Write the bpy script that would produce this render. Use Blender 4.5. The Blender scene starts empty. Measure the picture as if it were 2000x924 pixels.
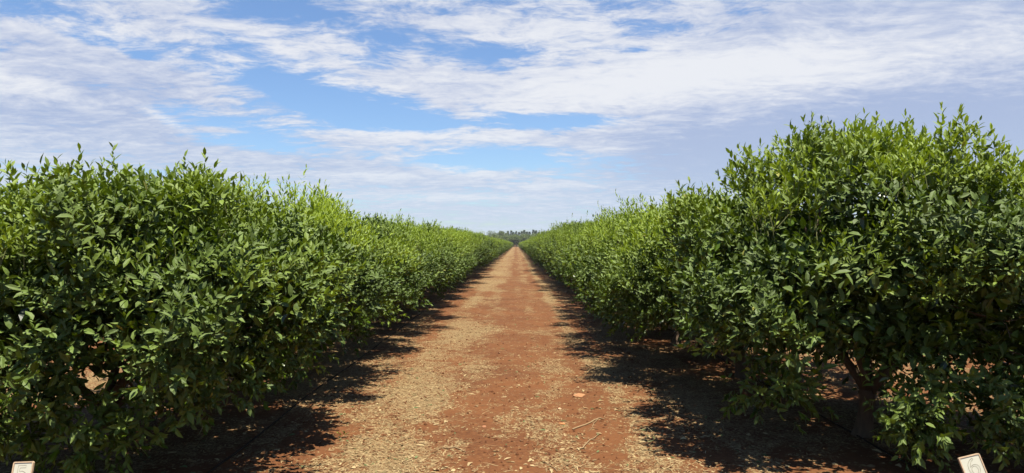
import bpy, math, random
import numpy as np
from mathutils import Vector, Matrix
R = math.radians
sc = bpy.context.scene
col = sc.collection
rng = np.random.default_rng(7)
random.seed(7)
F = 1387.0                      # focal length of the photograph in its own pixels
EYE = 1.7

# ------------------------------------------------------------------ helpers
def vn(p, seed=0):
    """value noise 0..1 on (N,3) points"""
    p = np.asarray(p, np.float64)
    i = np.floor(p).astype(np.int64); f = p - i
    u = f * f * (3 - 2 * f)
    out = 0
    for dx in (0, 1):
        for dy in (0, 1):
            for dz in (0, 1):
                h = ((i[:, 0] + dx) * 374761393 + (i[:, 1] + dy) * 668265263 + (i[:, 2] + dz) * 1274126177 + seed * 974634777) & 0xffffffff
                h = ((h ^ (h >> 13)) * 1274126177) & 0xffffffff
                h = ((h ^ (h >> 16)) * 2246822519) & 0xffffffff
                h = (h ^ (h >> 15)) & 0xffffff
                w = (u[:, 0] if dx else 1 - u[:, 0]) * (u[:, 1] if dy else 1 - u[:, 1]) * (u[:, 2] if dz else 1 - u[:, 2])
                out = out + w * (h / 16777215.0)
    return out

def v2(x, y, s, seed):
    return vn(np.stack([x * s, y * s, np.zeros_like(x) + 0.5], 1), seed)

def sstep(x, a, b):
    t = np.clip((x - a) / (b - a), 0, 1)
    return t * t * (3 - 2 * t)

def unit(v):
    return v / np.maximum(np.linalg.norm(v, axis=-1, keepdims=True), 1e-9)

def mesh_from(name, verts, polys_flat, sizes, attrs=None, mats=(), mat_idx=None, smooth=False):
    me = bpy.data.meshes.new(name)
    verts = np.asarray(verts, np.float32); polys_flat = np.asarray(polys_flat, np.int32); sizes = np.asarray(sizes, np.int32)
    me.vertices.add(len(verts)); me.vertices.foreach_set('co', verts.ravel())
    me.loops.add(len(polys_flat)); me.loops.foreach_set('vertex_index', polys_flat)
    me.polygons.add(len(sizes))
    st = np.zeros(len(sizes), np.int32); st[1:] = np.cumsum(sizes)[:-1]
    me.polygons.foreach_set('loop_start', st)
    for m in mats: me.materials.append(m)
    if mat_idx is not None: me.polygons.foreach_set('material_index', np.asarray(mat_idx, np.int32))
    for k, v in (attrs or {}).items():
        a = me.attributes.new(k, 'FLOAT', 'POINT'); a.data.foreach_set('value', np.asarray(v, np.float32))
    me.update(calc_edges=True)
    me.polygons.foreach_set('use_smooth', np.full(len(sizes), smooth))
    return me

class MB:
    """collects pieces into one mesh"""
    def __init__(s): s.v = []; s.f = []; s.n = []; s.m = []; s.k = 0; s.a = {}
    def add(s, verts, flat, sizes, mat=0, **attrs):
        verts = np.asarray(verts, np.float64).reshape(-1, 3)
        s.v.append(verts); s.f.append(np.asarray(flat, np.int64).ravel() + s.k); s.n.append(np.asarray(sizes, np.int64).ravel())
        s.m.append(np.full(len(s.n[-1]), mat)); 
        for k in ('tone', 'young'):
            s.a.setdefault(k, []).append(np.broadcast_to(np.asarray(attrs.get(k, 0.0), np.float64), (len(verts),)))
        s.k += len(verts)
    def tube(s, pts, rad, sides=6, mat=0, cap=True, **attrs):
        pts = np.asarray(pts, float); n = len(pts); rad = np.broadcast_to(np.asarray(rad, float), (n,))
        t = unit(np.gradient(pts, axis=0))
        ref = np.array([0.31, 0.17, 0.93]) if abs(t[0] @ np.array([0.31, 0.17, 0.93])) < .9 else np.array([1., 0, 0])
        a = unit(np.cross(t, ref)); b = np.cross(t, a)
        th = np.arange(sides) / sides * 2 * np.pi
        ring = pts[:, None] + rad[:, None, None] * (np.cos(th)[None, :, None] * a[:, None] + np.sin(th)[None, :, None] * b[:, None])
        i, j = np.meshgrid(np.arange(n - 1), np.arange(sides), indexing='ij'); j2 = (j + 1) % sides
        q = np.stack([i * sides + j, i * sides + j2, (i + 1) * sides + j2, (i + 1) * sides + j], -1).reshape(-1, 4)
        flat = q.ravel(); sizes = np.full(len(q), 4)
        if cap:
            flat = np.concatenate([flat, np.arange(sides)[::-1], (n - 1) * sides + np.arange(sides)]); sizes = np.concatenate([sizes, [sides, sides]])
        s.add(ring, flat, sizes, mat, **attrs)
    def box(s, c, d, mat=0, rot=None):
        c = np.asarray(c, float); d = np.asarray(d, float) / 2
        v = np.array([[x, y, z] for x in (-1, 1) for y in (-1, 1) for z in (-1, 1)]) * d
        if rot is not None: v = v @ np.array(rot).T
        f = [0, 1, 3, 2, 4, 6, 7, 5, 0, 4, 5, 1, 2, 3, 7, 6, 0, 2, 6, 4, 1, 5, 7, 3]
        s.add(v + c, f, [4] * 6, mat)
    def mesh(s, name, mats, smooth=False, attrs=True):
        return mesh_from(name, np.concatenate(s.v), np.concatenate(s.f), np.concatenate(s.n),
                         {k: np.concatenate(v) for k, v in s.a.items()} if attrs else None, mats, np.concatenate(s.m), smooth)

def link(name, data, parent=None, loc=(0, 0, 0)):
    o = bpy.data.objects.new(name, data); col.objects.link(o); o.location = loc
    if parent: o.parent = parent
    return o

def tag(o, label=None, cat=None, group=None, kind=None):
    for k, v in (('label', label), ('category', cat), ('group', group), ('kind', kind)):
        if v: o[k] = v
    return o

# ------------------------------------------------------------------ node helper
class NT:
    def __init__(s, tree):
        s.t = tree; tree.nodes.clear()
    def n(s, kind, **kw):
        nd = s.t.nodes.new(kind)
        for k, v in kw.items(): setattr(nd, k, v)
        return nd
    def put(s, sock, val):
        if isinstance(val, bpy.types.NodeSocket): s.t.links.new(val, sock)
        elif val is not None:
            if hasattr(sock, 'default_value'):
                if hasattr(sock.default_value, '__len__') and not hasattr(val, '__len__'): val = (val,) * len(sock.default_value)
                if hasattr(sock.default_value, '__len__') and len(sock.default_value) == 4 and len(val) == 3: val = (*val, 1)
                sock.default_value = val
    def m(s, op, a, b=None, c=None, clamp=False):
        nd = s.n('ShaderNodeMath', operation=op, use_clamp=clamp)
        s.put(nd.inputs[0], a); s.put(nd.inputs[1], b); s.put(nd.inputs[2], c)
        return nd.outputs[0]
    def add(s, a, b): return s.m('ADD', a, b)
    def mul(s, a, b): return s.m('MULTIPLY', a, b)
    def vec(s, x, y, z=0.0):
        nd = s.n('ShaderNodeCombineXYZ'); s.put(nd.inputs[0], x); s.put(nd.inputs[1], y); s.put(nd.inputs[2], z); return nd.outputs[0]
    def vm(s, op, a, b=None):
        nd = s.n('ShaderNodeVectorMath', operation=op); s.put(nd.inputs[0], a)
        if b is not None: s.put(nd.inputs[3] if op == 'SCALE' else nd.inputs[1], b)
        return nd.outputs[0]
    def noise(s, vec, scale, detail=2, rough=.5, dist=0.0, color=False, lac=2.0):
        nd = s.n('ShaderNodeTexNoise'); s.put(nd.inputs['Vector'], vec); s.put(nd.inputs['Scale'], scale)
        s.put(nd.inputs['Detail'], detail); s.put(nd.inputs['Roughness'], rough); s.put(nd.inputs['Distortion'], dist); s.put(nd.inputs['Lacunarity'], lac)
        return nd.outputs['Color' if color else 0]
    def voro(s, vec, scale, out='Color', feature='F1', rand=1.0):
        nd = s.n('ShaderNodeTexVoronoi', feature=feature); s.put(nd.inputs['Vector'], vec); s.put(nd.inputs['Scale'], scale); s.put(nd.inputs['Randomness'], rand)
        return nd.outputs[out]
    def ramp(s, fac, lo, hi, a=0.0, b=1.0, smooth=True):
        nd = s.n('ShaderNodeMapRange', interpolation_type='SMOOTHSTEP' if smooth else 'LINEAR')
        s.put(nd.inputs[0], fac); s.put(nd.inputs[1], lo); s.put(nd.inputs[2], hi); s.put(nd.inputs[3], a); s.put(nd.inputs[4], b)
        return nd.outputs[0]
    def mix(s, fac, a, b, blend='MIX'):
        nd = s.n('ShaderNodeMix', data_type='RGBA', blend_type=blend)
        s.put(nd.inputs[0], fac); s.put(nd.inputs[6], a); s.put(nd.inputs[7], b); return nd.outputs[2]
    def attr(s, name):
        nd = s.n('ShaderNodeAttribute', attribute_name=name); return nd.outputs['Fac']
    def sep(s, v):
        nd = s.n('ShaderNodeSeparateXYZ'); s.put(nd.inputs[0], v); return nd.outputs
    def bsdf(s, color, rough=.6, spec=.5, normal=None):
        nd = s.n('ShaderNodeBsdfPrincipled'); s.put(nd.inputs['Base Color'], color); s.put(nd.inputs['Roughness'], rough)
        s.put(nd.inputs['Specular IOR Level'], spec)
        if normal is not None: s.put(nd.inputs['Normal'], normal)
        return nd.outputs[0]
    def bump(s, h, strength=.5, dist=.01):
        nd = s.n('ShaderNodeBump'); s.put(nd.inputs['Height'], h); nd.inputs['Strength'].default_value = strength; nd.inputs['Distance'].default_value = dist
        return nd.outputs[0]
    def out(s, sh, node='ShaderNodeOutputMaterial', sock='Surface'):
        o = s.n(node); s.t.links.new(sh, o.inputs[sock])

def material(name):
    m = bpy.data.materials.new(name); m.use_nodes = True
    return m, NT(m.node_tree)

# ------------------------------------------------------------------ materials
def leaf_material(name, dark, mid, young, trans=.3, rough=.36, spec=.45, far=False):
    m, t = material(name)
    tone = t.attr('tone'); yg = t.attr('young')
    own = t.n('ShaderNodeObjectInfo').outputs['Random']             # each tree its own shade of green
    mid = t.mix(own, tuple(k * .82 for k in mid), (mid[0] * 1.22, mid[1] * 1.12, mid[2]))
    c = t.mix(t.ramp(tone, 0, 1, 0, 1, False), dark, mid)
    c = t.mix(yg, c, young)
    c = t.mix(t.ramp(tone, .982, .986), c, (.30, .26, .04))          # an ageing yellow leaf here and there
    geo = t.n('ShaderNodeNewGeometry')
    under = t.mix(.5, c, (.09, .13, .025))
    cc = t.mix(geo.outputs['Backfacing'], c, under)
    p = t.bsdf(cc, t.mix(geo.outputs['Backfacing'], (rough,) * 3, (.65,) * 3), spec)
    tr = t.n('ShaderNodeBsdfTranslucent')
    t.put(tr.inputs[0], t.mix(.6, c, t.mix(yg, (.14, .23, .007), (.42, .52, .03))))
    mx = t.n('ShaderNodeMixShader'); t.put(mx.inputs[0], t.add(t.mul(yg, .2), trans))
    t.t.links.new(p, mx.inputs[1]); t.t.links.new(tr.outputs[0], mx.inputs[2])
    t.out(mx.outputs[0])
    return m
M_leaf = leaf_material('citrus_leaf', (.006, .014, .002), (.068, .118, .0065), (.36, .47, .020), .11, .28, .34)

def bark_material(name, a, b):
    m, t = material(name)
    co = t.n('ShaderNodeTexCoord').outputs['Object']
    k = t.noise(t.vm('MULTIPLY', co, (1, 1, .25)), 38, 5, .65)
    c = t.mix(k, a, b)
    t.out(t.bsdf(c, .85, .25, t.bump(k, .6, .01)))
    return m
M_bark = bark_material('citrus_bark', (.035, .025, .016), (.13, .088, .054))
M_twig = bark_material('green_twig', (.06, .075, .02), (.12, .12, .04))

def soil_material():
    m, t = material('red_soil')
    geo = t.n('ShaderNodeNewGeometry'); pos = geo.outputs['Position']
    flat = t.vm('MULTIPLY', pos, (1, 1, 0))
    big = t.noise(flat, .9, 5, .6)
    fine = t.noise(flat, 22, 6, .7)
    grain = t.noise(flat, 160, 3, .6)
    soil = t.mix(t.ramp(big, .3, .7), (.058, .0207, .0070), (.098, .0370, .0125))
    soil = t.mix(t.ramp(fine, .35, .75), soil, (.118, .048, .0165))
    soil = t.mix(t.ramp(grain, .58, .75, 0, .5), soil, (.20, .10, .046))
    soil = t.mix(t.ramp(grain, .42, .28, 0, .5), soil, (.036, .0135, .0055))
    # chopped straw lying on the soil: flakes
    dens = t.m('MULTIPLY', t.attr('litter'), .92)
    d1 = t.noise(flat, 55, 2, .5, color=True)
    warp = t.vm('ADD', flat, t.vm('SCALE', d1, .03))
    rnd1 = t.sep(t.voro(t.vm('MULTIPLY', warp, (1, .55, 1)), 75))
    rnd2 = t.sep(t.voro(t.vm('MULTIPLY', warp, (.5, 1, 1)), 95))
    patch = t.noise(flat, 5, 6, .72)
    dd = t.add(dens, t.mul(t.add(patch, -.5), 1.9))
    k1 = t.ramp(t.add(dd, t.mul(rnd1[0], -1.0)), -.02, .06)
    k2 = t.ramp(t.add(dd, t.mul(rnd2[0], -1.25)), -.02, .06)
    straw1 = t.mix(rnd1[1], (0.1134, 0.0697, 0.0303), (0.2605, 0.1891, 0.0908))
    straw2 = t.mix(rnd2[1], (0.0882, 0.0487, 0.021), (0.2185, 0.1513, 0.0714))
    c = t.mix(k1, soil, straw1)
    c = t.mix(k2, c, straw2)
    h = t.add(t.mul(fine, .6), t.add(t.mul(grain, .2), t.add(t.mul(k1, t.mul(rnd1[2], .5)), t.mul(k2, t.mul(rnd2[2], .4)))))
    t.out(t.bsdf(c, .92, .15, t.bump(h, .8, .012)))
    return m
M_soil = soil_material()

def plain(name, color, var=.15, rough=.7, spec=.3, scale=25):
    m, t = material(name)
    co = t.n('ShaderNodeTexCoord').outputs['Object']
    k = t.noise(co, scale, 5, .6)
    c = t.mix(k, tuple(x * (1 - var) for x in color), tuple(min(1, x * (1 + var)) for x in color))
    t.out(t.bsdf(c, rough, spec, t.bump(k, .25, .004)))
    return m

def litter_material():
    m, t = material('straw_pieces')
    tone = t.attr('tone'); yg = t.attr('young')
    c = t.mix(tone, (0.1008, 0.0571, 0.0244), (0.3025, 0.2269, 0.1134))
    c = t.mix(yg, c, t.mix(tone, (.035, .055, .015), (.10, .12, .045)))
    t.out(t.bsdf(c, .8, .2))
    return m
M_litter = litter_material()

# ------------------------------------------------------------------ leaves
L_FLAT = np.array([0, 1, 2, 0, 2, 3, 1, 4, 5, 2, 2, 5, 6, 3, 4, 7, 5, 5, 7, 6])
L_SIZE = np.array([3, 3, 4, 4, 3, 3])
def add_leaves(mb, base, d, nr, length, width, tone, young, curl=None, mat=0):
    n = len(base)
    if n == 0: return
    d = unit(d); nr = unit(nr - (nr * d).sum(1, keepdims=True) * d); sd = np.cross(d, nr)
    L = length[:, None]; W = width[:, None] * .5
    curl = (np.full(n, .18) if curl is None else curl)[:, None]
    fold = .28
    def P(t, s, w): return base + d * L * t - nr * (curl * L * t * t) + sd * (s * W * w) + nr * (abs(s) * W * w * fold)
    v = np.stack([P(0, 0, 0), P(.28, -1, .88), P(.32, 0, 0), P(.28, 1, .88), P(.64, -1, .86), P(.68, 0, 0), P(.64, 1, .86), P(1, 0, 0)], 1)
    flat = (L_FLAT[None] + (np.arange(n) * 8)[:, None]).ravel()
    mb.add(v.reshape(-1, 3), flat, np.tile(L_SIZE, n), mat, tone=np.repeat(tone, 8), young=np.repeat(young, 8))

def add_shoots(mb, g, pos, axis, slen, young, nleaf=7, lsize=.085, droop=None, twig=False):
    """leafy shoots: leaves in a spiral round a short axis, opening wider towards its base"""
    n = len(pos); axis = unit(axis)
    ref = unit(g.normal(size=(n, 3))); a = unit(np.cross(axis, ref)); b = np.cross(axis, a)
    ph0 = g.uniform(0, 6.28, n)
    shade = g.uniform(0, 1, n)
    for k in range(nleaf):
        f = (k + .6) / nleaf
        keep = g.uniform(size=n) < .93
        ph = ph0 + k * 2.4 + g.normal(0, .25, n)
        th = np.clip(1.12 - .80 * f + g.normal(0, .2, n), .12, 1.5) * (1 - .38 * young)
        rad = np.cos(ph)[:, None] * a + np.sin(ph)[:, None] * b
        d = axis * np.cos(th)[:, None] + rad * np.sin(th)[:, None]
        nr = axis * np.sin(th)[:, None] - rad * np.cos(th)[:, None]
        nr = unit(nr + np.array([0, 0, .22]) + g.normal(0, .48, (n, 3)))
        if droop is not None: d = unit(d - np.array([0, 0, 1]) * droop[:, None])
        L = lsize * g.uniform(.55, 1.35, n) * (1.0 - .25 * f * f)
        W = L * g.uniform(.34, .54, n) * (1 - .40 * young)
        base = pos + axis * (slen * f)[:, None]
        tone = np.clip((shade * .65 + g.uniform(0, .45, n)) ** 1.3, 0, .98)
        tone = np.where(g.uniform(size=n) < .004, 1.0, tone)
        yg = np.clip(young * g.uniform(.55, 1.1, n) * (.6 + .5 * f), 0, 1)
        q = keep
        add_leaves(mb, base[q], d[q], nr[q], L[q], W[q], tone[q], yg[q], g.uniform(.02, .38, n)[q])
    if twig:
        for i in range(n):
            mb.tube(np.stack([pos[i] - axis[i] * .12, pos[i], pos[i] + axis[i] * slen[i]]), [.004, .003, .0015], 3, 1, False)

def make_crown(seed, a=1.4, b=1.65, h=2.35, zb=.30, nclust=330, per=27, young=.7, lsize=.069, n_exp=3.0, nleaf=7,
               young_side=None, sprouts=62, fill=4500, skirt=.45, extra=(), skirt_n=0, skirt_x=-9, tuck=.34, hollows=(), lowdrop=.0, taper=.22, dome=.12):
    g = np.random.default_rng(seed)
    mb = MB()
    z0 = (h + zb) / 2; c = (h - zb) / 2
    off = g.uniform(0, 50, 3)
    def surf(n):
        q = g.normal(size=(n, 3)); q[:, 2] *= .9
        q = q / ((np.abs(q) ** n_exp).sum(1, keepdims=True)) ** (1 / n_exp)
        p = q * np.array([a, b, c])
        nr = unit(np.sign(q) * np.abs(q) ** (n_exp - 1) / np.array([a, b, c]))
        s = 1 + .30 * (vn(p * 1.5 + off, seed) - .5) + .24 * (vn(p * 3.4 + off, seed + 1) - .5)
        p = p * s[:, None]
        zt = p[:, 2] / c
        p[:, :2] *= (1 - taper * np.clip(zt, 0, 1) ** 1.3 - tuck * np.clip(-zt - .05, 0, 1))[:, None]
        p[:, 2] -= dome * ((p[:, 0] / a) ** 2 + (p[:, 1] / b) ** 2) * np.clip(zt, 0, 1)
        p[:, 2] += z0
        return p, nr
    def low_limit(p): return zb + skirt * (vn(np.stack([p[:, 0] * 1.7, p[:, 1] * 1.7, p[:, 2] * 0 + 3], 1) + off, seed + 5) ** 1.5)
    C, N = surf(nclust * 2)
    ok = (C[:, 2] > low_limit(C)) & ((N[:, 2] > -.55) | (g.uniform(size=len(C)) < .25))
    C, N = C[ok][:nclust], N[ok][:nclust]
    pit = vn(C * 2.4 + off, seed + 7)
    C = C - N * (g.uniform(0, 1, len(C)) ** 1.2 * .36 + .72 * sstep(pit, .52, .36) * (C[:, 2] < h - .35))[:, None]
    cy = sstep(C[:, 2], h - .95, h - .42) * young * sstep(vn(C * 1.3 + off, seed + 9), .2, .5)
    cy = np.maximum(cy, g.uniform(.3, .9, len(C)) * young * (g.uniform(size=len(C)) < .20) * sstep(C[:, 2], .4, .9))
    if young_side is not None:
        cy = np.maximum(cy, young_side[1] * sstep(C[:, 0] * young_side[0], .35 * a, .9 * a) * sstep(C[:, 2], h - 1.1, h - .3))
    if skirt_n:
        an = g.uniform(0, 6.283, skirt_n); rr = g.uniform(.72, 1.0, skirt_n)
        q = np.stack([np.cos(an), np.sin(an)], 1); q = q / ((np.abs(q) ** n_exp).sum(1, keepdims=True)) ** (1 / n_exp)
        rr = rr * (1 - .7 * tuck); S = np.stack([q[:, 0] * a * rr, q[:, 1] * b * rr, zb + g.uniform(.05, .5, skirt_n)], 1)
        S = S[(S[:, 0] > skirt_x) & (vn(S * np.array([1.6, 1.6, .8]) + off, seed + 31) > .52)]
        C = np.concatenate([C, S]); N = np.concatenate([N, unit(S * np.array([1, 1, 0]) + [0, 0, -.2])]); cy = np.concatenate([cy, np.zeros(len(S))])
    keep = np.ones(len(C), bool)
    for hx, hy, hz, hr in hollows: keep &= np.linalg.norm(C - np.array([hx, hy, hz]), axis=1) > hr
    C, N, cy = C[keep], N[keep], cy[keep]
    if lowdrop:
        hole = sstep(C[:, 2], 1.05, .55) * sstep(vn(C * np.array([1.8, 1.8, 2.4]) + off, seed + 41), .40, .50) * lowdrop
        keep = g.uniform(size=len(C)) > hole
        C, N, cy = C[keep], N[keep], cy[keep]
    for ex, ey, ez, er, en in extra:
        S = np.array([ex, ey, ez]) + g.normal(0, er, (en, 3)) * [1, .8, .8]
        C = np.concatenate([C, S]); N = np.concatenate([N, np.tile([[0, -.8, .1]], (en, 1))]); cy = np.concatenate([cy, np.full(en, .12)])
    idx = np.repeat(np.arange(len(C)), per)
    G = g.normal(size=(len(idx), 3))
    pos = C[idx] + G * np.array([.090, .090, .078])
    upw = np.where(C[idx, 2] > .95, .55, .05)[:, None]
    axis = N[idx] * .45 + G * .28 + np.array([0, 0, 1]) * upw * 1.25 + g.normal(0, .25, (len(idx), 3))
    axis[:, 2] += .6 * cy[idx]
    sl = g.uniform(.06, .17, len(idx)) * (1 + .5 * cy[idx])
    droop = np.clip(1.0 - pos[:, 2], 0, .8) * .6
    q = pos[:, 2] > .09
    add_shoots(mb, g, pos[q], axis[q], sl[q], cy[idx][q], nleaf, lsize, droop[q])
    # erect water shoots breaking the clipped top
    if sprouts:
        S, SN = surf(sprouts * 40)
        S = S[SN[:, 2] > .62][:sprouts]
        S = np.repeat(S, 5, 0) + g.normal(0, .08, (len(S) * 5, 3)) * np.array([1, 1, .6]) - np.array([0, 0, .15])
        sy = young * sstep(vn(S * 1.3 + off, seed + 9), .15, .42)
        add_shoots(mb, g, S, np.array([0, 0, 1.]) + g.normal(0, .22, S.shape), g.uniform(.07, .22, len(S)) * np.where(g.uniform(size=len(S)) < .03, 1.4, g.uniform(.6, 1.2, len(S))), np.clip(sy + .1, 0, 1), 11, lsize * .92, None, True)
    # inner leaves
    if fill:
        P, PN = surf(fill)
        P[:, 2] -= z0; P *= (g.uniform(.25, .82, fill) ** .6)[:, None]; P[:, 2] += z0
        P = P[P[:, 2] > np.maximum(low_limit(P) + .15, .75)]
        n = len(P)
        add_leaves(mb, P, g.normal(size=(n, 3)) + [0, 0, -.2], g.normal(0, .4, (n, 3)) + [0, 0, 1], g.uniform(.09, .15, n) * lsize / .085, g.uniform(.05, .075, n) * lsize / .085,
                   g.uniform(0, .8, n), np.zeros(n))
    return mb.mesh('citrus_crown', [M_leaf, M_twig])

def bent(p0, p1, g, k=6, amt=.06):
    t = np.linspace(0, 1, k)[:, None]
    p = np.asarray(p0) * (1 - t) + np.asarray(p1) * t
    return p + np.cumsum(g.normal(0, amt / 2, (k, 3)), 0) * t * (1 - t * .3)

def make_wood(seed, a, b, h):
    g = np.random.default_rng(seed + 500)
    fork = np.array([g.normal(0, .05), g.normal(0, .05), g.uniform(.38, .5)])
    t = MB()
    p = bent((0, 0, -.06), fork, g, 6, .03)
    t.tube(p, np.linspace(.078, .058, 6) * np.array([1.55, 1.15, 1, .95, 1.05, 1.15]), 12)
    trunk = t.mesh('citrus_trunk', [M_bark], True, False)
    limbs = []
    for k in range(5):
        an = k * 2 * math.pi / 5 + g.normal(0, .3)
        end = np.array([math.cos(an) * a * g.uniform(.5, .8), math.sin(an) * b * g.uniform(.5, .8), h * g.uniform(.62, .85)])
        l = MB()
        q = bent(fork - np.array([0, 0, .04]), end, g, 8, .14)
        l.tube(q, np.linspace(.042, .010, 8), 7)
        for j in (2, 3, 4, 5, 6):
            e2 = q[j] + unit(g.normal(size=3) + (end - fork) * .5) * g.uniform(.35, .8)
            e2[2] = max(e2[2], .25)
            w = bent(q[j], e2, g, 5, .1)
            l.tube(w, np.linspace(.016, .004, 5), 5)
            for _ in range(2):
                w3 = bent(w[2 + _], w[2 + _] + unit(g.normal(size=3)) * .35, g, 4, .08)
                l.tube(w3, np.linspace(.007, .002, 4), 4)
        limbs.append(l.mesh('citrus_limb', [M_bark], True, False))
    return trunk, limbs

def ball_mesh():
    me = bpy.data.meshes.new('green_orange')
    import bmesh
    bm = bmesh.new(); bmesh.ops.create_uvsphere(bm, u_segments=14, v_segments=9, radius=.030)
    for v in bm.verts:
        v.co.z *= .95
        if v.co.z > .024: v.co.z -= .003
    bm.to_mesh(me); bm.free()
    me.materials.append(plain('unripe_peel', (.07, .11, .018), .2, .5, .25, 60))
    me.polygons.foreach_set('use_smooth', np.full(len(me.polygons), True))
    return me
FRUIT = ball_mesh()

# ------------------------------------------------------------------ the orchard rows
LEFT_X, RIGHT_X = -3.10, 2.88
STEP = 2.75
class Kind: pass
def make_kind(seed, **kw):
    k = Kind(); k.crown = make_crown(seed, **kw)
    k.trunk, k.limbs = make_wood(seed, kw.get('a', 1.4), kw.get('b', 1.65), kw.get('h', 2.35)); k.kw = kw
    return k
def place_tree(kind, x, y, label, group, flip=1, scale=1.0, zs=1.0, rot=0.0, fruits=0, seed=0):
    root = link('citrus_tree', None, None, (x, y, 0)); root.empty_display_size = .2
    root.rotation_euler = (0, 0, rot)
    root.scale = (scale * flip, scale, scale * zs)
    tag(root, label, 'tree', group)
    link('crown', kind.crown, root); link('trunk', kind.trunk, root)
    for l in kind.limbs: link('limb', l, root)
    g = np.random.default_rng(seed + 900)
    if fruits:
        me = kind.crown; n = len(me.vertices); co = np.empty(n * 3, np.float32); me.vertices.foreach_get('co', co); co = co.reshape(-1, 3)
        ok = np.where((co[:, 2] > .6) & (co[:, 2] < 2.0) & ((co[:, 1] < -.8) | (np.abs(co[:, 0]) > .9)))[0]
        for i in g.choice(ok, fruits, replace=False):
            p = co[i] * np.array([1.0, 1.0, 1]) - np.array([0, 0, .03]); f = link('fruit', FRUIT, root, p); f.scale = (1, 1, 1)
    return root

KL1 = make_kind(11, a=1.72, b=1.48, h=2.12, zb=.36, taper=.14, n_exp=3.5, lowdrop=.55, hollows=((0, -1.25, 1.62, .30), (.7, -1.2, 1.15, .22), (-.5, -1.2, 1.0, .2)), per=25, extra=((.50, -.92, .40, .09, 4), (.38, -1.0, .60, .06, 1), (-.10, -1.1, .44, .13, 5), (-.50, -1.05, .62, .16, 6), (.15, -1.0, .75, .12, 3)), skirt_n=34, nclust=430, young=.42, lsize=.076, skirt=.55)
KR1 = make_kind(23, a=1.62, b=1.45, h=2.60, zb=.18, tuck=.20, fill=7000, lowdrop=.18, hollows=((-.98, .25, 1.25, .40), (-1.0, -.3, 1.0, .3), (.15, -1.2, 2.15, .2), (.6, -1.3, 1.3, .24), (-.35, -1.3, .95, .28)), extra=((-.20, -1.12, .36, .09, 4), (.05, -1.1, .58, .10, 2), (.62, -1.02, .46, .11, 3), (-.85, -.6, .52, .09, 3), (1.0, -.9, .55, .12, 3)), skirt_n=100, skirt_x=-.75, nclust=430, per=25, young=.55, lsize=.076, young_side=(-1, .75), skirt=.60, dome=.30, taper=.18, n_exp=3.2)
KL2 = make_kind(31, a=1.60, b=1.65, h=2.22, zb=.34, skirt_n=30, nclust=350, young=.95)
KR2 = make_kind(43, a=1.66, b=1.65, h=2.08, zb=.30, tuck=.22, lowdrop=.5, skirt_n=10, nclust=350, young=.85, young_side=(-1, .6))
KG = [make_kind(53 + 7 * i, a=1.60, b=1.62, h=2.18, zb=.32, skirt_n=12, nclust=340, young=(.65, .85, .75)[i]) for i in range(3)]
KGR = [make_kind(83 + 7 * i, a=1.62, b=1.90, h=2.20, zb=.24, tuck=.14, skirt_n=30, nclust=350, young=(.85, .65)[i], young_side=((-1, .5) if i == 0 else None)) for i in range(2)]

# plain far trees: one mesh each, larger leaves, trunk in the mesh
def far_kind(seed):
    return make_crown(seed, a=1.60, b=1.66, h=2.20, zb=.30, tuck=.2, nclust=200, per=8, young=.62, lsize=.15, nleaf=5, sprouts=14, fill=700)
FAR = [far_kind(101), far_kind(102), far_kind(103)]

ORD = ['first', 'second', 'third', 'fourth', 'fifth', 'sixth', 'seventh', 'eighth', 'ninth', 'tenth', 'eleventh', 'twelfth']
LOOKS_L = ['glossy citrus tree at the near end of the left row, over the number 5 sign',
           'citrus tree second in the left row, bright yellow-green young shoots along its top']
LOOKS_R = ['tallest citrus tree, rising over the right row beside the number 6 sign',
           'lower citrus tree second in the right row, just behind the tallest tree']
N_ROW = 122
def build_row(side, x0, y0, kinds, looks, words):
    g = np.random.default_rng(5 if side < 0 else 6)
    grp = 'citrus trees in the row %s of the path' % words
    for i in range(N_ROW):
        y = y0 + STEP * i
        x = x0 + g.normal(0, .09)
        if i < len(looks): lab = looks[i]
        elif i < len(ORD): lab = 'leafy citrus tree, %s from the near end of the row %s of the path' % (ORD[i], words)
        else: lab = 'small distant citrus tree past the twelfth in the row %s of the path' % words
        if i < 2:
            place_tree(kinds[i], x0 + ((.20 if side > 0 else -.14) if i == 0 else 0), y, lab, grp, 1, 1, 1, 0, 7 if i == 0 else 4, i + side)
        elif y < 85:
            fl = 1 if g.uniform() < .5 else -1
            r = math.pi if g.uniform() < .5 else 0.0
            pool = KG if side < 0 else KGR
            if side > 0: fl, r = (-1, math.pi) if fl < 0 else (1, 0.0)
            place_tree(pool[(i * 2 + (g.integers(0, 2))) % len(pool)], x, y, lab, grp, fl, g.uniform(.94, 1.05), g.uniform(.92, 1.06) + (.04 if side > 0 else -.01), r, 0)
        else:
            o = link('citrus_tree', FAR[i % 3], None, (x, y, 0))
            o.scale = (1, g.uniform(.95, 1.05), g.uniform(.94, 1.05)); o.rotation_euler = (0, 0, math.pi if g.uniform() < .5 else 0)
            tag(o, lab, 'tree', grp)
build_row(-1, LEFT_X, 5.70, [KL1, KL2], LOOKS_L, 'left')
build_row(1, RIGHT_X, 6.35, [KR1, KR2], LOOKS_R, 'right')
# the next rows over, glimpsed under and between the near trees
for sx, words in ((-9.1, 'left'), (8.9, 'right')):
    g = np.random.default_rng(77)
    for i in range(9):
        place_tree(KG[i % 3], sx, 5.2 + STEP * i, 'citrus tree of the next row, glimpsed under the row %s of the path' % words,
                   'citrus trees of the next row on the %s' % words, 1 if i % 2 else -1, 1, g.uniform(.95, 1.04), math.pi * (i % 2))

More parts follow.
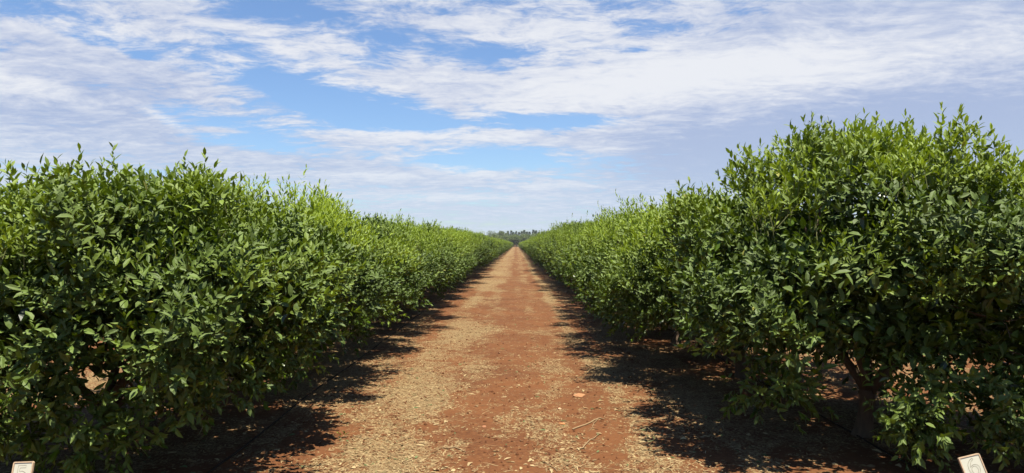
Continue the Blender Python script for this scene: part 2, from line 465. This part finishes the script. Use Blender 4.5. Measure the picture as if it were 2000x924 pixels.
# ------------------------------------------------------------------ ground and path (one sheet cut along the path's edges)
def axis_coords(lo, hi, step, far, grow=1.22):
    c = list(np.arange(lo, hi + 1e-6, step))
    s = step
    while c[-1] < far: s *= grow; c.append(c[-1] + s)
    s = step; pre = []
    x = c[0]
    while x > -far: s *= grow; x -= s; pre.append(x)
    return np.array(pre[::-1] + c)
PX0, PX1 = -1.86, 1.24
xs = axis_coords(-4.8, 4.8, .055, 2500)
xs[np.argmin(abs(xs - PX0))] = PX0; xs[np.argmin(abs(xs - PX1))] = PX1
ys_a = list(np.arange(2.6, 20, .055)); s = .055
while ys_a[-1] < 3000: s = min(s * 1.012, s + .5) if ys_a[-1] < 400 else s * 1.3; ys_a.append(ys_a[-1] + s)
pre = []; y = 2.6; s = .055
while y > -600: s *= 1.35; y -= s; pre.append(y)
ys = np.array(pre[::-1] + ys_a)

def litter_density(x, y):
    wob = (v2(x * 0 + 3, y, .35, 3) - .5) * .25
    xx = x + wob
    def band(c, w): return np.exp(-((xx - c) / w) ** 2)
    d = .02 + .50 * band(-1.25, .42) + .24 * band(-.55, .34) + .58 * band(1.08, .20) + .16 * band(.42, .26)
    d -= .22 * band(-.10, .30) + .12 * band(.74, .16)
    d = np.where(np.abs(x + .3) > 1.7, np.maximum(d, .32), d)
    pat = v2(x, y * .8, .9, 11) * .6 + v2(x, y * .8, 2.3, 12) * .4
    d += (pat - .5) * 1.6
    d += (v2(x, y, 6.0, 14) - .5) * .55
    d += (v2(x * 3.2, y * .28, 1.0, 15) - .5) * .75
    near = sstep(y, 6.6, 5.0) * .12
    far = sstep(y, 18, 60) * .22
    return np.clip(d - near + far, 0, 1)

def ground_height(x, y):
    near = sstep(np.abs(x), 60, 8) * sstep(y, 120, 30)
    hgt = .020 * (v2(x, y, 1.1, 21) - .5) + .016 * (v2(x, y, 4.0, 22) - .5) + .010 * (v2(x, y, 11.0, 23) - .5)
    tr = -.018 * np.exp(-((x + .75) / .22) ** 2) - .018 * np.exp(-((x - .55) / .22) ** 2)
    return near * (hgt + tr)

X, Y = np.meshgrid(xs, ys, indexing='ij')
fx, fy = X.ravel(), Y.ravel()
Z = ground_height(fx, fy)
D = litter_density(fx, fy)
V = np.stack([fx, fy, Z], 1)
ny = len(ys)
ii, jj = np.meshgrid(np.arange(len(xs) - 1), np.arange(ny - 1), indexing='ij')
quads = np.stack([ii * ny + jj, (ii + 1) * ny + jj, (ii + 1) * ny + jj + 1, ii * ny + jj + 1], -1).reshape(-1, 4)
xc = (xs[:-1] + xs[1:])[ii.ravel()] / 2; yc = (ys[:-1] + ys[1:])[jj.ravel()] / 2
is_path = (xc > PX0) & (xc < PX1) & (yc < 350) & (yc > -40)
def sheet(name, sel):
    q = quads[sel]; used, inv = np.unique(q, return_inverse=True)
    me = mesh_from(name, V[used], inv.reshape(-1), np.full(len(q), 4), {'litter': D[used]}, [M_soil], None, True)
    return tag(link(name, me), kind='structure')
sheet('ground', ~is_path); sheet('path', is_path)

# ------------------------------------------------------------------ loose straw, chips and dropped leaves on the soil
def strips(n, x, y, lmin, lmax, wmin, wmax, g, green=.02):
    z = ground_height(x, y)
    an = g.uniform(0, 6.283, n); L = g.uniform(lmin, lmax, n) * g.uniform(.5, 1.2, n); W = g.uniform(wmin, wmax, n)
    d = np.stack([np.cos(an), np.sin(an), g.normal(0, .10, n)], 1); s = np.stack([-np.sin(an), np.cos(an), g.normal(0, .35, n)], 1)
    c = np.stack([x, y, z + g.uniform(.002, .010, n)], 1)
    bend = s * (g.normal(0, .12, n) * L)[:, None] + np.array([0, 0, 1]) * (np.abs(g.normal(0, .05, n)) * L)[:, None]
    P = [c - d * (L / 2)[:, None], c + bend, c + d * (L / 2)[:, None]]
    k = [.5, 1, .3]
    v = np.stack([P[0] - s * (W * k[0] / 2)[:, None], P[0] + s * (W * k[0] / 2)[:, None], P[1] - s * (W / 2)[:, None], P[1] + s * (W / 2)[:, None],
                  P[2] - s * (W * k[2] / 2)[:, None], P[2] + s * (W * k[2] / 2)[:, None]], 1)
    f = np.array([0, 2, 3, 1, 2, 4, 5, 3])
    flat = (f[None] + (np.arange(n) * 6)[:, None]).ravel()
    tone = np.repeat(g.uniform(0, 1, n) ** .8, 6); yg = np.repeat((g.uniform(size=n) < green) * 1.0, 6)
    return v.reshape(-1, 3), flat, np.full(n * 2, 4), tone, yg
g = np.random.default_rng(3)
lm = MB()
def scatter(n, y0, y1, x0, x1, args, green, pw=1.3):
    y = 1 / g.uniform(1 / y1, 1 / y0, n)      # denser near the camera
    x = g.uniform(x0, x1, n)
    keep = g.uniform(size=n) < np.clip(litter_density(x, y), .03, 1) ** pw
    x, y = x[keep], y[keep]
    v, f, s, t, yg = strips(len(x), x, y, *args, g, green)
    lm.add(v, f, s, 0, tone=t, young=yg)
scatter(90000, 3.6, 30, -2.1, 1.6, (.02, .055, .003, .007), .02)
scatter(9000, 3.6, 25, -2.1, 1.6, (.05, .13, .003, .008), .06, .8)
scatter(26000, 3.6, 20, -4.8, -2.1, (.02, .07, .003, .009), .03)
scatter(26000, 3.6, 20, 1.5, 4.8, (.02, .07, .003, .009), .03)
# broken leaves and chips
n = 2600; y = 1 / g.uniform(1 / 22, 1 / 3.6, n); x = g.uniform(-4.5, 4.2, n)
v, f, s, t, yg = strips(n, x, y, .03, .07, .012, .026, g, .25)
lm.add(v, f, s, 0, tone=t, young=yg)
tag(link('straw_litter', lm.mesh('straw_litter', [M_litter])), 'chopped pale straw and dry leaf bits strewn over the red soil', 'litter', kind='stuff')
# clods
cm = MB(); n = 2600
y = 1 / g.uniform(1 / 25, 1 / 3.6, n); x = g.uniform(-2.2, 1.8, n); r = g.uniform(.004, .014, n) * g.uniform(.6, 1.4, n)
oct_ = np.array([[1, 0, 0], [0, 1, 0], [-1, 0, 0], [0, -1, 0], [0, 0, .8], [0, 0, -.5]], float)
v = np.stack([x, y, ground_height(x, y) + r * .35], 1)[:, None] + oct_[None] * r[:, None, None] * g.uniform(.6, 1.4, (n, 6, 1))
of = np.array([0, 1, 4, 1, 2, 4, 2, 3, 4, 3, 0, 4, 1, 0, 5, 2, 1, 5, 3, 2, 5, 0, 3, 5])
cm.add(v.reshape(-1, 3), (of[None] + (np.arange(n) * 6)[:, None]).ravel(), np.full(n * 8, 3), 0)
M_clod = plain('soil_clod', (.085, .034, .015), .3, .95, .1, 40)
tag(link('soil_crumbs', cm.mesh('soil_crumbs', [M_clod], False, False)), 'small crumbs of red earth scattered along the dirt path', 'soil crumbs', kind='stuff')

# a flat stone and dry sticks on the path
def at(px, py, h=0.0):
    y = (EYE - h) * F / (py - 476); return np.array([(px - 1008) / F * y, y, h])
def stone(px, py, w, d, hgt, label, colr, seed):
    import bmesh
    bm = bmesh.new(); bmesh.ops.create_icosphere(bm, subdivisions=3, radius=1)
    co = np.array([v.co for v in bm.verts]); s_ = 1 + .5 * (vn(co * 1.6 + seed, seed) - .5) + .2 * (vn(co * 4 + seed, seed + 1) - .5)
    for v, k in zip(bm.verts, s_): v.co = Vector((v.co.x * w / 2 * k, v.co.y * d / 2 * k, max(v.co.z, -.4) * hgt / 2 * k))
    me = bpy.data.meshes.new('stone'); bm.to_mesh(me); bm.free(); me.materials.append(plain('stone_%d' % seed, colr, .25, .9, .2, 30))
    p = at(px, py); p[2] = ground_height(p[:1], p[1:2])[0] + hgt * .1
    o = link('stone', me, None, p); o.rotation_euler = (0, 0, seed)
    tag(o, label, 'stone', 'stones on the path')
stone(1132, 771, .17, .12, .035, 'flat tan stone on the right side of the dirt path', (.24, .12, .055), 1)
stone(1093, 795, .05, .04, .02, 'small pale stone on the path just below the flat tan stone', (.40, .26, .15), 2)
stone(1097, 825, .06, .04, .025, 'small orange stone beside the forked dry stick on the path', (.30, .13, .05), 3)
stone(945, 832, .05, .04, .02, 'small brown stone near the middle of the path', (.22, .10, .05), 4)
def stick(pts, rad, label, fork=None, seed=0):
    mb = MB()
    P = []
    for px, py in pts:
        p = at(px, py); p[2] = ground_height(p[:1], p[1:2])[0] + rad * .9; P.append(p)
    P = np.array(P); t = np.linspace(0, len(P) - 1, 9); Q = np.stack([np.interp(t, np.arange(len(P)), P[:, k]) for k in range(3)], 1)
    gg = np.random.default_rng(seed); Q[1:-1, :2] += gg.normal(0, .006, (7, 2))
    mb.tube(Q, np.linspace(rad, rad * .45, 9), 6)
    if fork:
        for px, py in fork:
            e = at(px, py); e[2] = ground_height(e[:1], e[1:2])[0] + rad * 1.6
            mb.tube(bent(Q[5], e, gg, 5, .02), np.linspace(rad * .6, rad * .25, 5), 5)
    tag(link('dry_stick', mb.mesh('dry_stick', [M_stick], True, False)), label, 'stick', 'dry sticks on the path')
M_stick = plain('dry_wood', (.20, .135, .07), .3, .85, .2, 50)
stick([(1118, 835), (1150, 824), (1170, 815), (1180, 818)], .008, 'forked dry stick lying on the right side of the path', [(1152, 836)], 1)
stick([(865, 871), (890, 872), (910, 882)], .007, 'dry stick curving across the left half of the path', None, 2)
stick([(1130, 872), (1150, 860), (1168, 848)], .007, 'slanting dry stick on the path below the forked one', [(1176, 864)], 3)
stick([(1060, 900), (1075, 905), (1088, 918)], .006, 'dry stick at the bottom edge of the path', None, 4)
stick([(690, 850), (712, 858), (735, 856)], .006, 'thin dry stick among straw on the left edge of the path', None, 5)

# drip irrigation hoses along the rows
M_hose = plain('black_hose', (.030, .019, .012), .3, .9, .1, 30)
def hose(x0, label, seed):
    yy = np.arange(3.2, 330, .35) if True else None
    yy = np.concatenate([np.arange(3.2, 40, .25), np.arange(40, 330, 2.5)])
    xx = x0 + .10 * (v2(yy * 0 + seed, yy, .5, seed) - .5) + .03 * (v2(yy * 0 + seed, yy, 2.0, seed) - .5)
    P = np.stack([xx, yy, ground_height(xx, yy) + .012], 1)
    mb = MB(); mb.tube(P - np.array([0, 0, .006]), .008, 8)
    tag(link('drip_hose', mb.mesh('drip_hose', [M_hose], True, False)), label, 'hose', 'drip hoses along the rows')
hose(-2.30, 'thin black drip hose on the soil under the left row of trees', 31)
hose(3.02, 'thin black drip hose on the soil under the right row of trees', 33)

# ------------------------------------------------------------------ number signs
M_paper = plain('cream_paper', (0.3866, 0.3739, 0.3025), .04, .6, .3, 12)
M_frame = plain('weathered_tan_wood', (.36, .26, .17), .35, .8, .2, 40)
M_ink = plain('brown_ink', (.10, .08, .05), .1, .7, .2)
def ribbon(mb, pts, w, y, closed=True):
    pts = np.asarray(pts, float)
    if closed: nx, pv = np.roll(pts, -1, 0), np.roll(pts, 1, 0)
    else: nx = np.vstack([pts[1:], 2 * pts[-1] - pts[-2]]); pv = np.vstack([2 * pts[0] - pts[1], pts[:-1]])
    t = unit(nx - pv); nrm = np.stack([-t[:, 1], t[:, 0]], 1)
    A, B = pts + nrm * w / 2, pts - nrm * w / 2; n = len(pts)
    v = np.concatenate([np.stack([A[:, 0], np.full(n, y), A[:, 1]], 1), np.stack([B[:, 0], np.full(n, y), B[:, 1]], 1)])
    m = n if closed else n - 1
    f = [[i, (i + 1) % n, n + (i + 1) % n, n + i] for i in range(m)]
    mb.add(v, np.array(f).ravel(), [4] * m, 0)
def round_slab(w, h, r, y0, y1, mb, hole=None, seg=5):
    def outline(w, h, r):
        P = []
        for cx, cz, a0 in ((w / 2 - r, h / 2 - r, 0), (-w / 2 + r, h / 2 - r, 90), (-w / 2 + r, -h / 2 + r, 180), (w / 2 - r, -h / 2 + r, 270)):
            for k in range(seg + 1):
                a = R(a0 + 90 * k / seg); P.append((cx + r * math.cos(a), cz + r * math.sin(a)))
        return np.array(P)
    O = outline(w, h, r); n = len(O)
    if hole is None:
        v = np.concatenate([np.stack([O[:, 0], np.full(n, y), O[:, 1]], 1) for y in (y0, y1)])
        f = list(range(n)) + list(range(2 * n - 1, n - 1, -1)); s = [n, n]
        for i in range(n): f += [i, n + i, n + (i + 1) % n, (i + 1) % n]; s.append(4)
        mb.add(v, f, s)
    else:
        I = outline(*hole)
        v = np.concatenate([np.stack([Q[:, 0], np.full(n, y), Q[:, 1]], 1) for Q in (O, I) for y in (y0, y1)])   # Of Ob If Ib
        f = []
        for i in range(n):
            j = (i + 1) % n
            f += [i, j, 2 * n + j, 2 * n + i, n + j, n + i, 3 * n + i, 3 * n + j, i, n + i, n + j, j, 2 * n + i, 2 * n + j, 3 * n + j, 3 * n + i]
        mb.add(v, f, [4] * (4 * n))
def smooth_loop(pts, k=4):
    P = np.asarray(pts, float); n = len(P); out = []
    for i in range(n):
        p0, p1, p2, p3 = P[i - 1], P[i], P[(i + 1) % n], P[(i + 2) % n]
        for t in np.arange(k) / k:
            out.append(.5 * ((2 * p1) + (-p0 + p2) * t + (2 * p0 - 5 * p1 + 4 * p2 - p3) * t * t + (-p0 + 3 * p1 - 3 * p2 + p3) * t ** 3))
    return np.array(out)
SIX = [(.56, .90), (.42, .82), (.28, .66), (.24, .50), (.24, .30), (.33, .13), (.50, .04), (.68, .08), (.80, .22), (.82, .38), (.76, .51), (.62, .58), (.48, .56), (.36, .48),
       (.40, .62), (.50, .76), (.62, .84), (.62, .90)]
SIX_IN = [(.54 + .17 * math.cos(a), .30 + .205 * math.sin(a)) for a in np.linspace(0, 2 * math.pi, 20, endpoint=False)]
FIVE = [(.24, .90), (.70, .90), (.70, .78), (.36, .78), (.34, .60), (.52, .62), (.70, .54), (.78, .36), (.72, .17), (.54, .05), (.34, .06), (.20, .16), (.27, .25), (.38, .17), (.52, .17),
        (.62, .26), (.64, .38), (.57, .48), (.44, .50), (.22, .44)]
def number_sign(x, y, zc, w, h, roll, tilt, yaw, loops, label):
    root = link('number_sign', None, None, (x, y, 0)); root.empty_display_size = .1
    tag(root, label, 'sign', 'row number signs')
    rot = Matrix.Rotation(R(yaw), 4, 'Z') @ Matrix.Rotation(R(tilt), 4, 'X') @ Matrix.Rotation(R(roll), 4, 'Y')
    def part(name, mb, mat, parent=root):
        o = link(name, mb.mesh(name, [mat], False, False), parent)
        if parent is root: o.matrix_local = Matrix.Translation((0, 0, zc)) @ rot
        return o
    b = MB(); round_slab(w - .004, h - .004, .007, .001, .007, b); board = part('board', b, M_frame)
    p = MB(); round_slab(w - .017, h - .017, .002, -.0005, .0008, p); part('number_panel', p, M_paper)
    f = MB(); round_slab(w, h, .010, -.004, .010, f, (w - .014, h - .014, .004)); part('frame', f, M_frame)
    d = MB()
    for L, sm in loops:
        q = np.asarray(L, float)
        if sm: q = smooth_loop(q)
        q = (q - .5) * np.array([w - .02, h - .02])
        ribbon(d, q, .0016, -.0018)
    part('numeral', d, M_ink)
    s = MB()
    top = (rot @ Vector((0, .018, h * .2))); bot = Vector((top.x * .5, top.y + .03, -zc - .03)); 
    s.tube(np.array([[bot.x, bot.y, zc + bot.z], [top.x, top.y, zc + top.z]]), .006, 6)
    link('stake', s.mesh('stake', [M_frame], True, False), root)
y6 = 4.35; y5 = 4.15
number_sign((1894 - 1008) / F * y6, y6, EYE - (908 - 476) / F * y6, .136, .131, -12.5, -18, 0, [(SIX, True), (SIX_IN, False)],
            'tan framed cream sign with the number 6, leaning under the right row')
number_sign((42 - 1008) / F * y5, y5, EYE - (925 - 476) / F * y5, .118, .133, -2, -18, 0, [(FIVE, False)],
            'tan framed cream sign with the number 5, upright under the left row')

# small weed by the number 5 sign and low sprays by the row ends
def weed(p, n, size, label, seed, young=.5):
    g = np.random.default_rng(seed); mb = MB()
    pos = np.tile(np.array([[0, 0, .0]]), (n, 1)) + g.normal(0, size * .12, (n, 3)) * [1, 1, 0]
    ax = np.array([0, 0, 1.]) + g.normal(0, .45, (n, 3))
    add_shoots(mb, g, pos, ax, g.uniform(.6, 1.2, n) * size, np.full(n, young), 6, size * .45, None, True)
    tag(link('weed', mb.mesh('weed', [M_leaf, M_twig]), None, p), label, 'weed', 'weeds by the rows')
p = at(88, 924, .04); weed((p[0], p[1], 0), 5, .10, 'small green weed beside the number 5 sign', 4, .8)
p = at(672, 848); weed((p[0], p[1], -.01), 3, .06, 'tiny green weed among straw on the left edge of the path', 5, .3)

# ------------------------------------------------------------------ distant windbreak
M_gum = leaf_material('windbreak_leaf', (.034, .052, .020), (.078, .102, .042), (.10, .105, .048), .15, .6, .3)  # colours lightened, some of the distance haze is put into the leaf colour
M_pine = leaf_material('pine_needle', (.016, .028, .018), (.035, .052, .034), (.05, .06, .035), .1, .6, .3)
M_gumbark = bark_material('windbreak_bark', (.12, .10, .08), (.30, .26, .21))
def wind_tree(seed, h, r, shape, mat):
    g = np.random.default_rng(seed); c = MB()
    if shape == 'pine':
        n = 1500; t = g.uniform(.12, 1, n) ** .8; an = g.uniform(0, 6.28, n); rr = r * 1.5 * (1.05 - t) ** .8 * g.uniform(.4, 1.1, n) * (.7 + .5 * vn(np.stack([t * 9, an, an * 0], 1), seed))
        P = np.stack([np.cos(an) * rr, np.sin(an) * rr, t * h], 1); size = .55
        d = np.stack([np.cos(an), np.sin(an), an * 0 + .5], 1) + g.normal(0, .3, (n, 3))
    else:
        k = 16; cc = np.stack([g.normal(0, r * .42, k), g.normal(0, r * .42, k), h * g.uniform(.35 if shape == 'gum' else .15, .93, k)], 1)
        n = 2600; i = g.integers(0, k, n); G = unit(g.normal(size=(n, 3))) * (g.uniform(0, 1, (n, 1)) ** .4)
        P = cc[i] + G * r * np.array([.5, .5, .38]); P[:, 2] = np.clip(P[:, 2], .2, None); size = .55
        d = G + g.normal(0, .5, (n, 3)) + [0, 0, -.1]
    add_leaves(c, P, d, g.normal(0, .5, (n, 3)) + [0, 0, 1], g.uniform(.6, 1.3, n) * size, g.uniform(.25, .5, n) * size, np.clip(g.uniform(0, .97, n), 0, .97), g.uniform(0, .4, n))
    crown = c.mesh('windbreak_crown', [mat])
    w = MB(); w.tube(bent((0, 0, -.3), (g.normal(0, .3), g.normal(0, .3), h * .9), g, 7, .3), np.linspace(.22, .04, 7), 7)
    for j in range(5):
        z = h * g.uniform(.25, .7); an = g.uniform(0, 6.28)
        w.tube(bent((0, 0, z), (math.cos(an) * r * .7, math.sin(an) * r * .7, z + h * .18), g, 4, .15), np.linspace(.08, .02, 4), 5)
    return crown, w.mesh('windbreak_trunk', [M_gumbark], True, False)
WK = {'gum': [wind_tree(201 + i, 9, 3.0, 'gum', M_gum) for i in range(3)], 'pine': [wind_tree(221 + i, 10.5, 1.7, 'pine', M_pine) for i in range(2)],
      'bush': [wind_tree(231 + i, 6, 3.2, 'bush', M_gum) for i in range(2)]}
def wind(kind, i, px, top, Yd, label, group):
    crown, trunk = WK[kind][i % len(WK[kind])]
    x = (px - 1008) / F * Yd; h = EYE + (476 - top) / F * Yd
    k = h / {'gum': 9, 'pine': 10.5, 'bush': 6}[kind]
    root = link({'gum': 'windbreak_tree', 'pine': 'pine_tree', 'bush': 'bushy_tree'}[kind], None, None, (x, Yd, 0)); root.scale = (k, k, k); root.rotation_euler = (0, 0, i * 1.7)
    tag(root, label, 'tree', group); link('crown', crown, root); link('trunk', trunk, root)
g = np.random.default_rng(12)
for i, (px, top) in enumerate([(905, 463), (916, 458), (931, 456), (944, 457), (961, 452), (975, 452), (984, 451), (1068, 452), (1080, 452), (1092, 453)]):
    if i in (4,): lab = 'lone round-headed tree standing apart at the left of the far treeline'
    elif px > 1060: lab = 'pale olive tree of the far windbreak, behind the far right row'
    elif px < 950: lab = 'pale olive tree of the far windbreak, peeping over the far left row'
    else: lab = 'pale olive tree of the far windbreak, between the lone tree and the pines'
    wind('gum', i, px, top, 420 + g.uniform(-8, 8), lab, 'olive trees of the far windbreak')
for i, px in enumerate([993, 999, 1003, 1009, 1013, 1018, 1024, 1029, 1035, 1041, 1047, 1052, 1059]):
    wind('pine', i, px + g.uniform(-1, 1), 450 + g.uniform(-1.5, 4), 440 + g.uniform(-6, 6), 'dark pointed pine on the skyline beyond the end of the path', 'pines of the far windbreak')
for i, px in enumerate([962, 969, 976, 983, 990, 995, 1000, 1005, 1010, 1015, 1020, 1025, 1030, 1036, 1042, 1048, 1054]):
    wind('bush', i, px, 459 + g.uniform(-2, 4), 385 + g.uniform(-6, 6), 'low olive-green bushy tree closing the far end of the path', 'bushy trees at the end of the path')

# ------------------------------------------------------------------ air
hz_m = bpy.data.materials.new('haze'); hz_m.use_nodes = True; ht = NT(hz_m.node_tree)
pv = ht.n('ShaderNodeVolumePrincipled'); pv.inputs['Color'].default_value = (.86, .92, 1, 1); pv.inputs['Density'].default_value = .00015; pv.inputs['Anisotropy'].default_value = .2
ht.out(pv.outputs[0], sock='Volume')
hb = MB(); hb.box((0, 2000, 7), (8000, 7000, 16))
tag(link('haze', hb.mesh('haze', [hz_m], False, False)), kind='stuff')

# ------------------------------------------------------------------ sky and sun
SUN_EL, TILT_X, TILT_Y = None, math.tan(R(8)), -math.tan(R(11))      # a high sun, a little right of and behind the camera
to_sun = Vector((TILT_X, TILT_Y, 1)).normalized()
SUN_EL = math.asin(to_sun.z); SUN_AZ = math.atan2(to_sun.x, to_sun.y)
sun = bpy.data.lights.new('sun', 'SUN'); sun.energy = 5.0; sun.angle = R(.5); sun.color = (1, .94, .82)
so = bpy.data.objects.new('sun', sun); col.objects.link(so); so.rotation_euler = to_sun.to_track_quat('Z', 'Y').to_euler(); so.location = (3, -3, 30)

w = bpy.data.worlds.new('World'); sc.world = w; w.use_nodes = True
w.cycles.sampling_method = 'MANUAL'; w.cycles.sample_map_resolution = 512
t = NT(w.node_tree)
STR = .053
sky = t.n('ShaderNodeTexSky', sky_type='NISHITA', sun_disc=False, sun_elevation=SUN_EL, sun_rotation=SUN_AZ, air_density=1.0, dust_density=.6, ozone_density=1.6)
dirv = t.vm('NORMALIZE', t.n('ShaderNodeTexCoord').outputs['Generated'])
dx, dy, dz = t.sep(dirv)
az = t.m('ARCTAN2', dx, dy); el = t.m('ARCSINE', dz)
def sph(px, py):
    x, z = (px - 1008) / F, (476 - py) / F
    return math.atan2(x, 1), math.asin(z / math.sqrt(1 + x * x + z * z))
def blob(px, py, rx, ry, rot=0.0, p=1.0):
    """soft spot 0..1 in the sky, centre and radii given in photograph pixels"""
    a0, e0 = sph(px, py); ca, sa = math.cos(R(rot)), math.sin(R(rot))
    u = t.add(az, -a0); v = t.add(el, -e0)
    # rot > 0 turns the long axis downwards to the right
    uu = t.add(t.mul(u, ca / (rx / F)), t.mul(v, -sa / (rx / F))); vv = t.add(t.mul(u, sa / (ry / F)), t.mul(v, ca / (ry / F)))
    r2 = t.add(t.mul(uu, uu), t.mul(vv, vv))
    return t.m('EXPONENT', t.mul(r2, -1.0))
def total(items):
    s_ = None
    for wgt, *a in items:
        k = t.mul(blob(*a), wgt); s_ = k if s_ is None else t.add(s_, k)
    return s_
zz = t.add(t.m('MAXIMUM', dz, 0.0), .11)
pl = t.vec(t.m('DIVIDE', dx, zz), t.m('DIVIDE', dy, zz), 0.0)
warp = t.vm('SCALE', t.vm('SUBTRACT', t.noise(pl, 1.6, 4, .55, color=True), (.5, .5, .5)), .35)
q = t.vm('ADD', pl, warp)
n1 = t.noise(t.vm('MULTIPLY', q, (.8, 1.25, 1)), 2.6, 8, .60)
n2 = t.noise(t.vm('ADD', t.vm('MULTIPLY', q, (1.0, 1.6, 1)), (7.3, 2.1, 0)), 8.0, 7, .70)
base = t.add(t.mul(t.add(n1, -.5), 1.25), t.add(t.mul(t.add(n2, -.5), 1.25), .70))
bias = total([
    (-.85, 630, 205, 240, 38, 9), (-.75, 1110, 238, 140, 16, 2), (-.70, 470, 262, 120, 28, 6), (-.50, 990, 312, 190, 24, 0), (-.30, 340, 212, 60, 12, 0), (-.22, 1080, 345, 120, 10, 0),
    (.50, 800, 270, 260, 17, -1), (.34, 690, 224, 50, 10, -12), (.38, 530, 198, 75, 14, 20), (.40, 430, 254, 45, 5, 0), (.30, 880, 205, 60, 20, 30),
    (-.22, 180, 60, 150, 26, 14), (-.20, 500, 18, 120, 22, 8), (-.34, 745, 72, 45, 18, 10), (-.30, 720, 122, 60, 12, 8), (-.26, 960, 100, 110, 10, 4), (-.30, 1250, 95, 80, 10, 4), (-.24, 40, 25, 60, 22, 0),
    (.42, 1400, 150, 420, 70, -3), (.60, 1650, 270, 400, 130, 0), (.48, 110, 200, 300, 85, 6), (.55, 290, 128, 200, 32, 12), (.30, 330, 40, 90, 40, 10), (-.35, 150, 72, 40, 12, 10), (-.35, 270, 108, 50, 10, 10), (.36, 800, 150, 220, 26, 8), (.26, 900, 40, 160, 24, 0), (.45, 1800, 40, 400, 90, 0),
    (.30, 1190, 275, 60, 22, 0), (.38, 730, 335, 330, 26, 3), (.14, 1000, 400, 600, 50, 0), (-.18, 1300, 60, 120, 12, 6), (-.2, 860, 20, 80, 10, 8), (-.22, 640, 30, 60, 12, 10), (-.2, 420, 70, 70, 14, 12)])
behind = t.add(t.ramp(el, R(24), R(42), 0, .55), t.ramp(dy, .3, -.2, 0, .25))      # clearer overhead and behind
bias = t.add(bias, t.mul(behind, -1.0))
cov = t.ramp(t.add(base, bias), .44, .92)
cov = t.mul(cov, .96)
# light and shade of the cloud sheets
lum = t.add(t.add(t.mul(t.add(n2, -.5), .95), t.add(t.mul(t.add(n1, -.5), .70), .30)), total([
    (.40, 1250, 160, 300, 45, -6), (.26, 1650, 130, 260, 40, -2), (.35, 890, 330, 70, 12, 6), (.16, 560, 110, 260, 40, 6), (.30, 50, 165, 60, 20, 5), (.14, 230, 78, 60, 16, 5), (.24, 820, 265, 260, 16, 0), (.12, 1060, 60, 260, 60, 0), (.30, 320, 232, 40, 8, 25),
    (.22, 1190, 290, 50, 16, 0), (-.50, 1540, 300, 300, 60, 0), (-.32, 1880, 250, 240, 80, 0), (-.10, 250, 240, 300, 60, 6), (-.12, 1850, 20, 260, 40, 0), (.26, 1080, 362, 120, 8, 0), (.22, 900, 385, 180, 9, 0), (.2, 740, 345, 120, 10, 0)]))
k = t.ramp(lum, .0, .68)
white = tuple(x / STR for x in (0.3235, 0.3294, 0.3462)); grey = tuple(x / STR for x in (.155, .188, .270))
cloud = t.mix(k, grey, white)
# thin bright veil towards the horizon
blue = t.mix(1.0, sky.outputs[0], (.84, .98, 1.16), 'MULTIPLY')
hz = t.ramp(el, 0.0, .20, 1.0, 0.0)
cloud = t.mix(t.mul(hz, .55), cloud, tuple(x / STR for x in (0.2202, 0.2672, 0.3294)))
skyc = t.mix(cov, blue, cloud)
bg = t.n('ShaderNodeBackground'); t.put(bg.inputs[0], skyc); bg.inputs[1].default_value = STR
t.out(bg.outputs[0], 'ShaderNodeOutputWorld')

# ------------------------------------------------------------------ camera and render settings
cam = bpy.data.cameras.new('camera'); cam.sensor_width = 36; cam.lens = 36 * F / 2000; cam.clip_end = 9000; cam.clip_start = .05
co = bpy.data.objects.new('camera', cam); col.objects.link(co); co.location = (0, 0, EYE)
co.rotation_euler = (R(90) + math.atan(14 / F), 0, math.atan(8 / F))
sc.camera = co
sc.view_settings.view_transform = 'Standard'; sc.view_settings.look = 'None'; sc.view_settings.exposure = 1.4; sc.view_settings.gamma = 1
sc.render.engine = 'CYCLES'
sc.cycles.max_bounces = 6; sc.cycles.diffuse_bounces = 3; sc.cycles.glossy_bounces = 2; sc.cycles.transmission_bounces = 4; sc.cycles.transparent_max_bounces = 4
sc.cycles.caustics_reflective = False; sc.cycles.caustics_refractive = False
sc.cycles.use_denoising = True
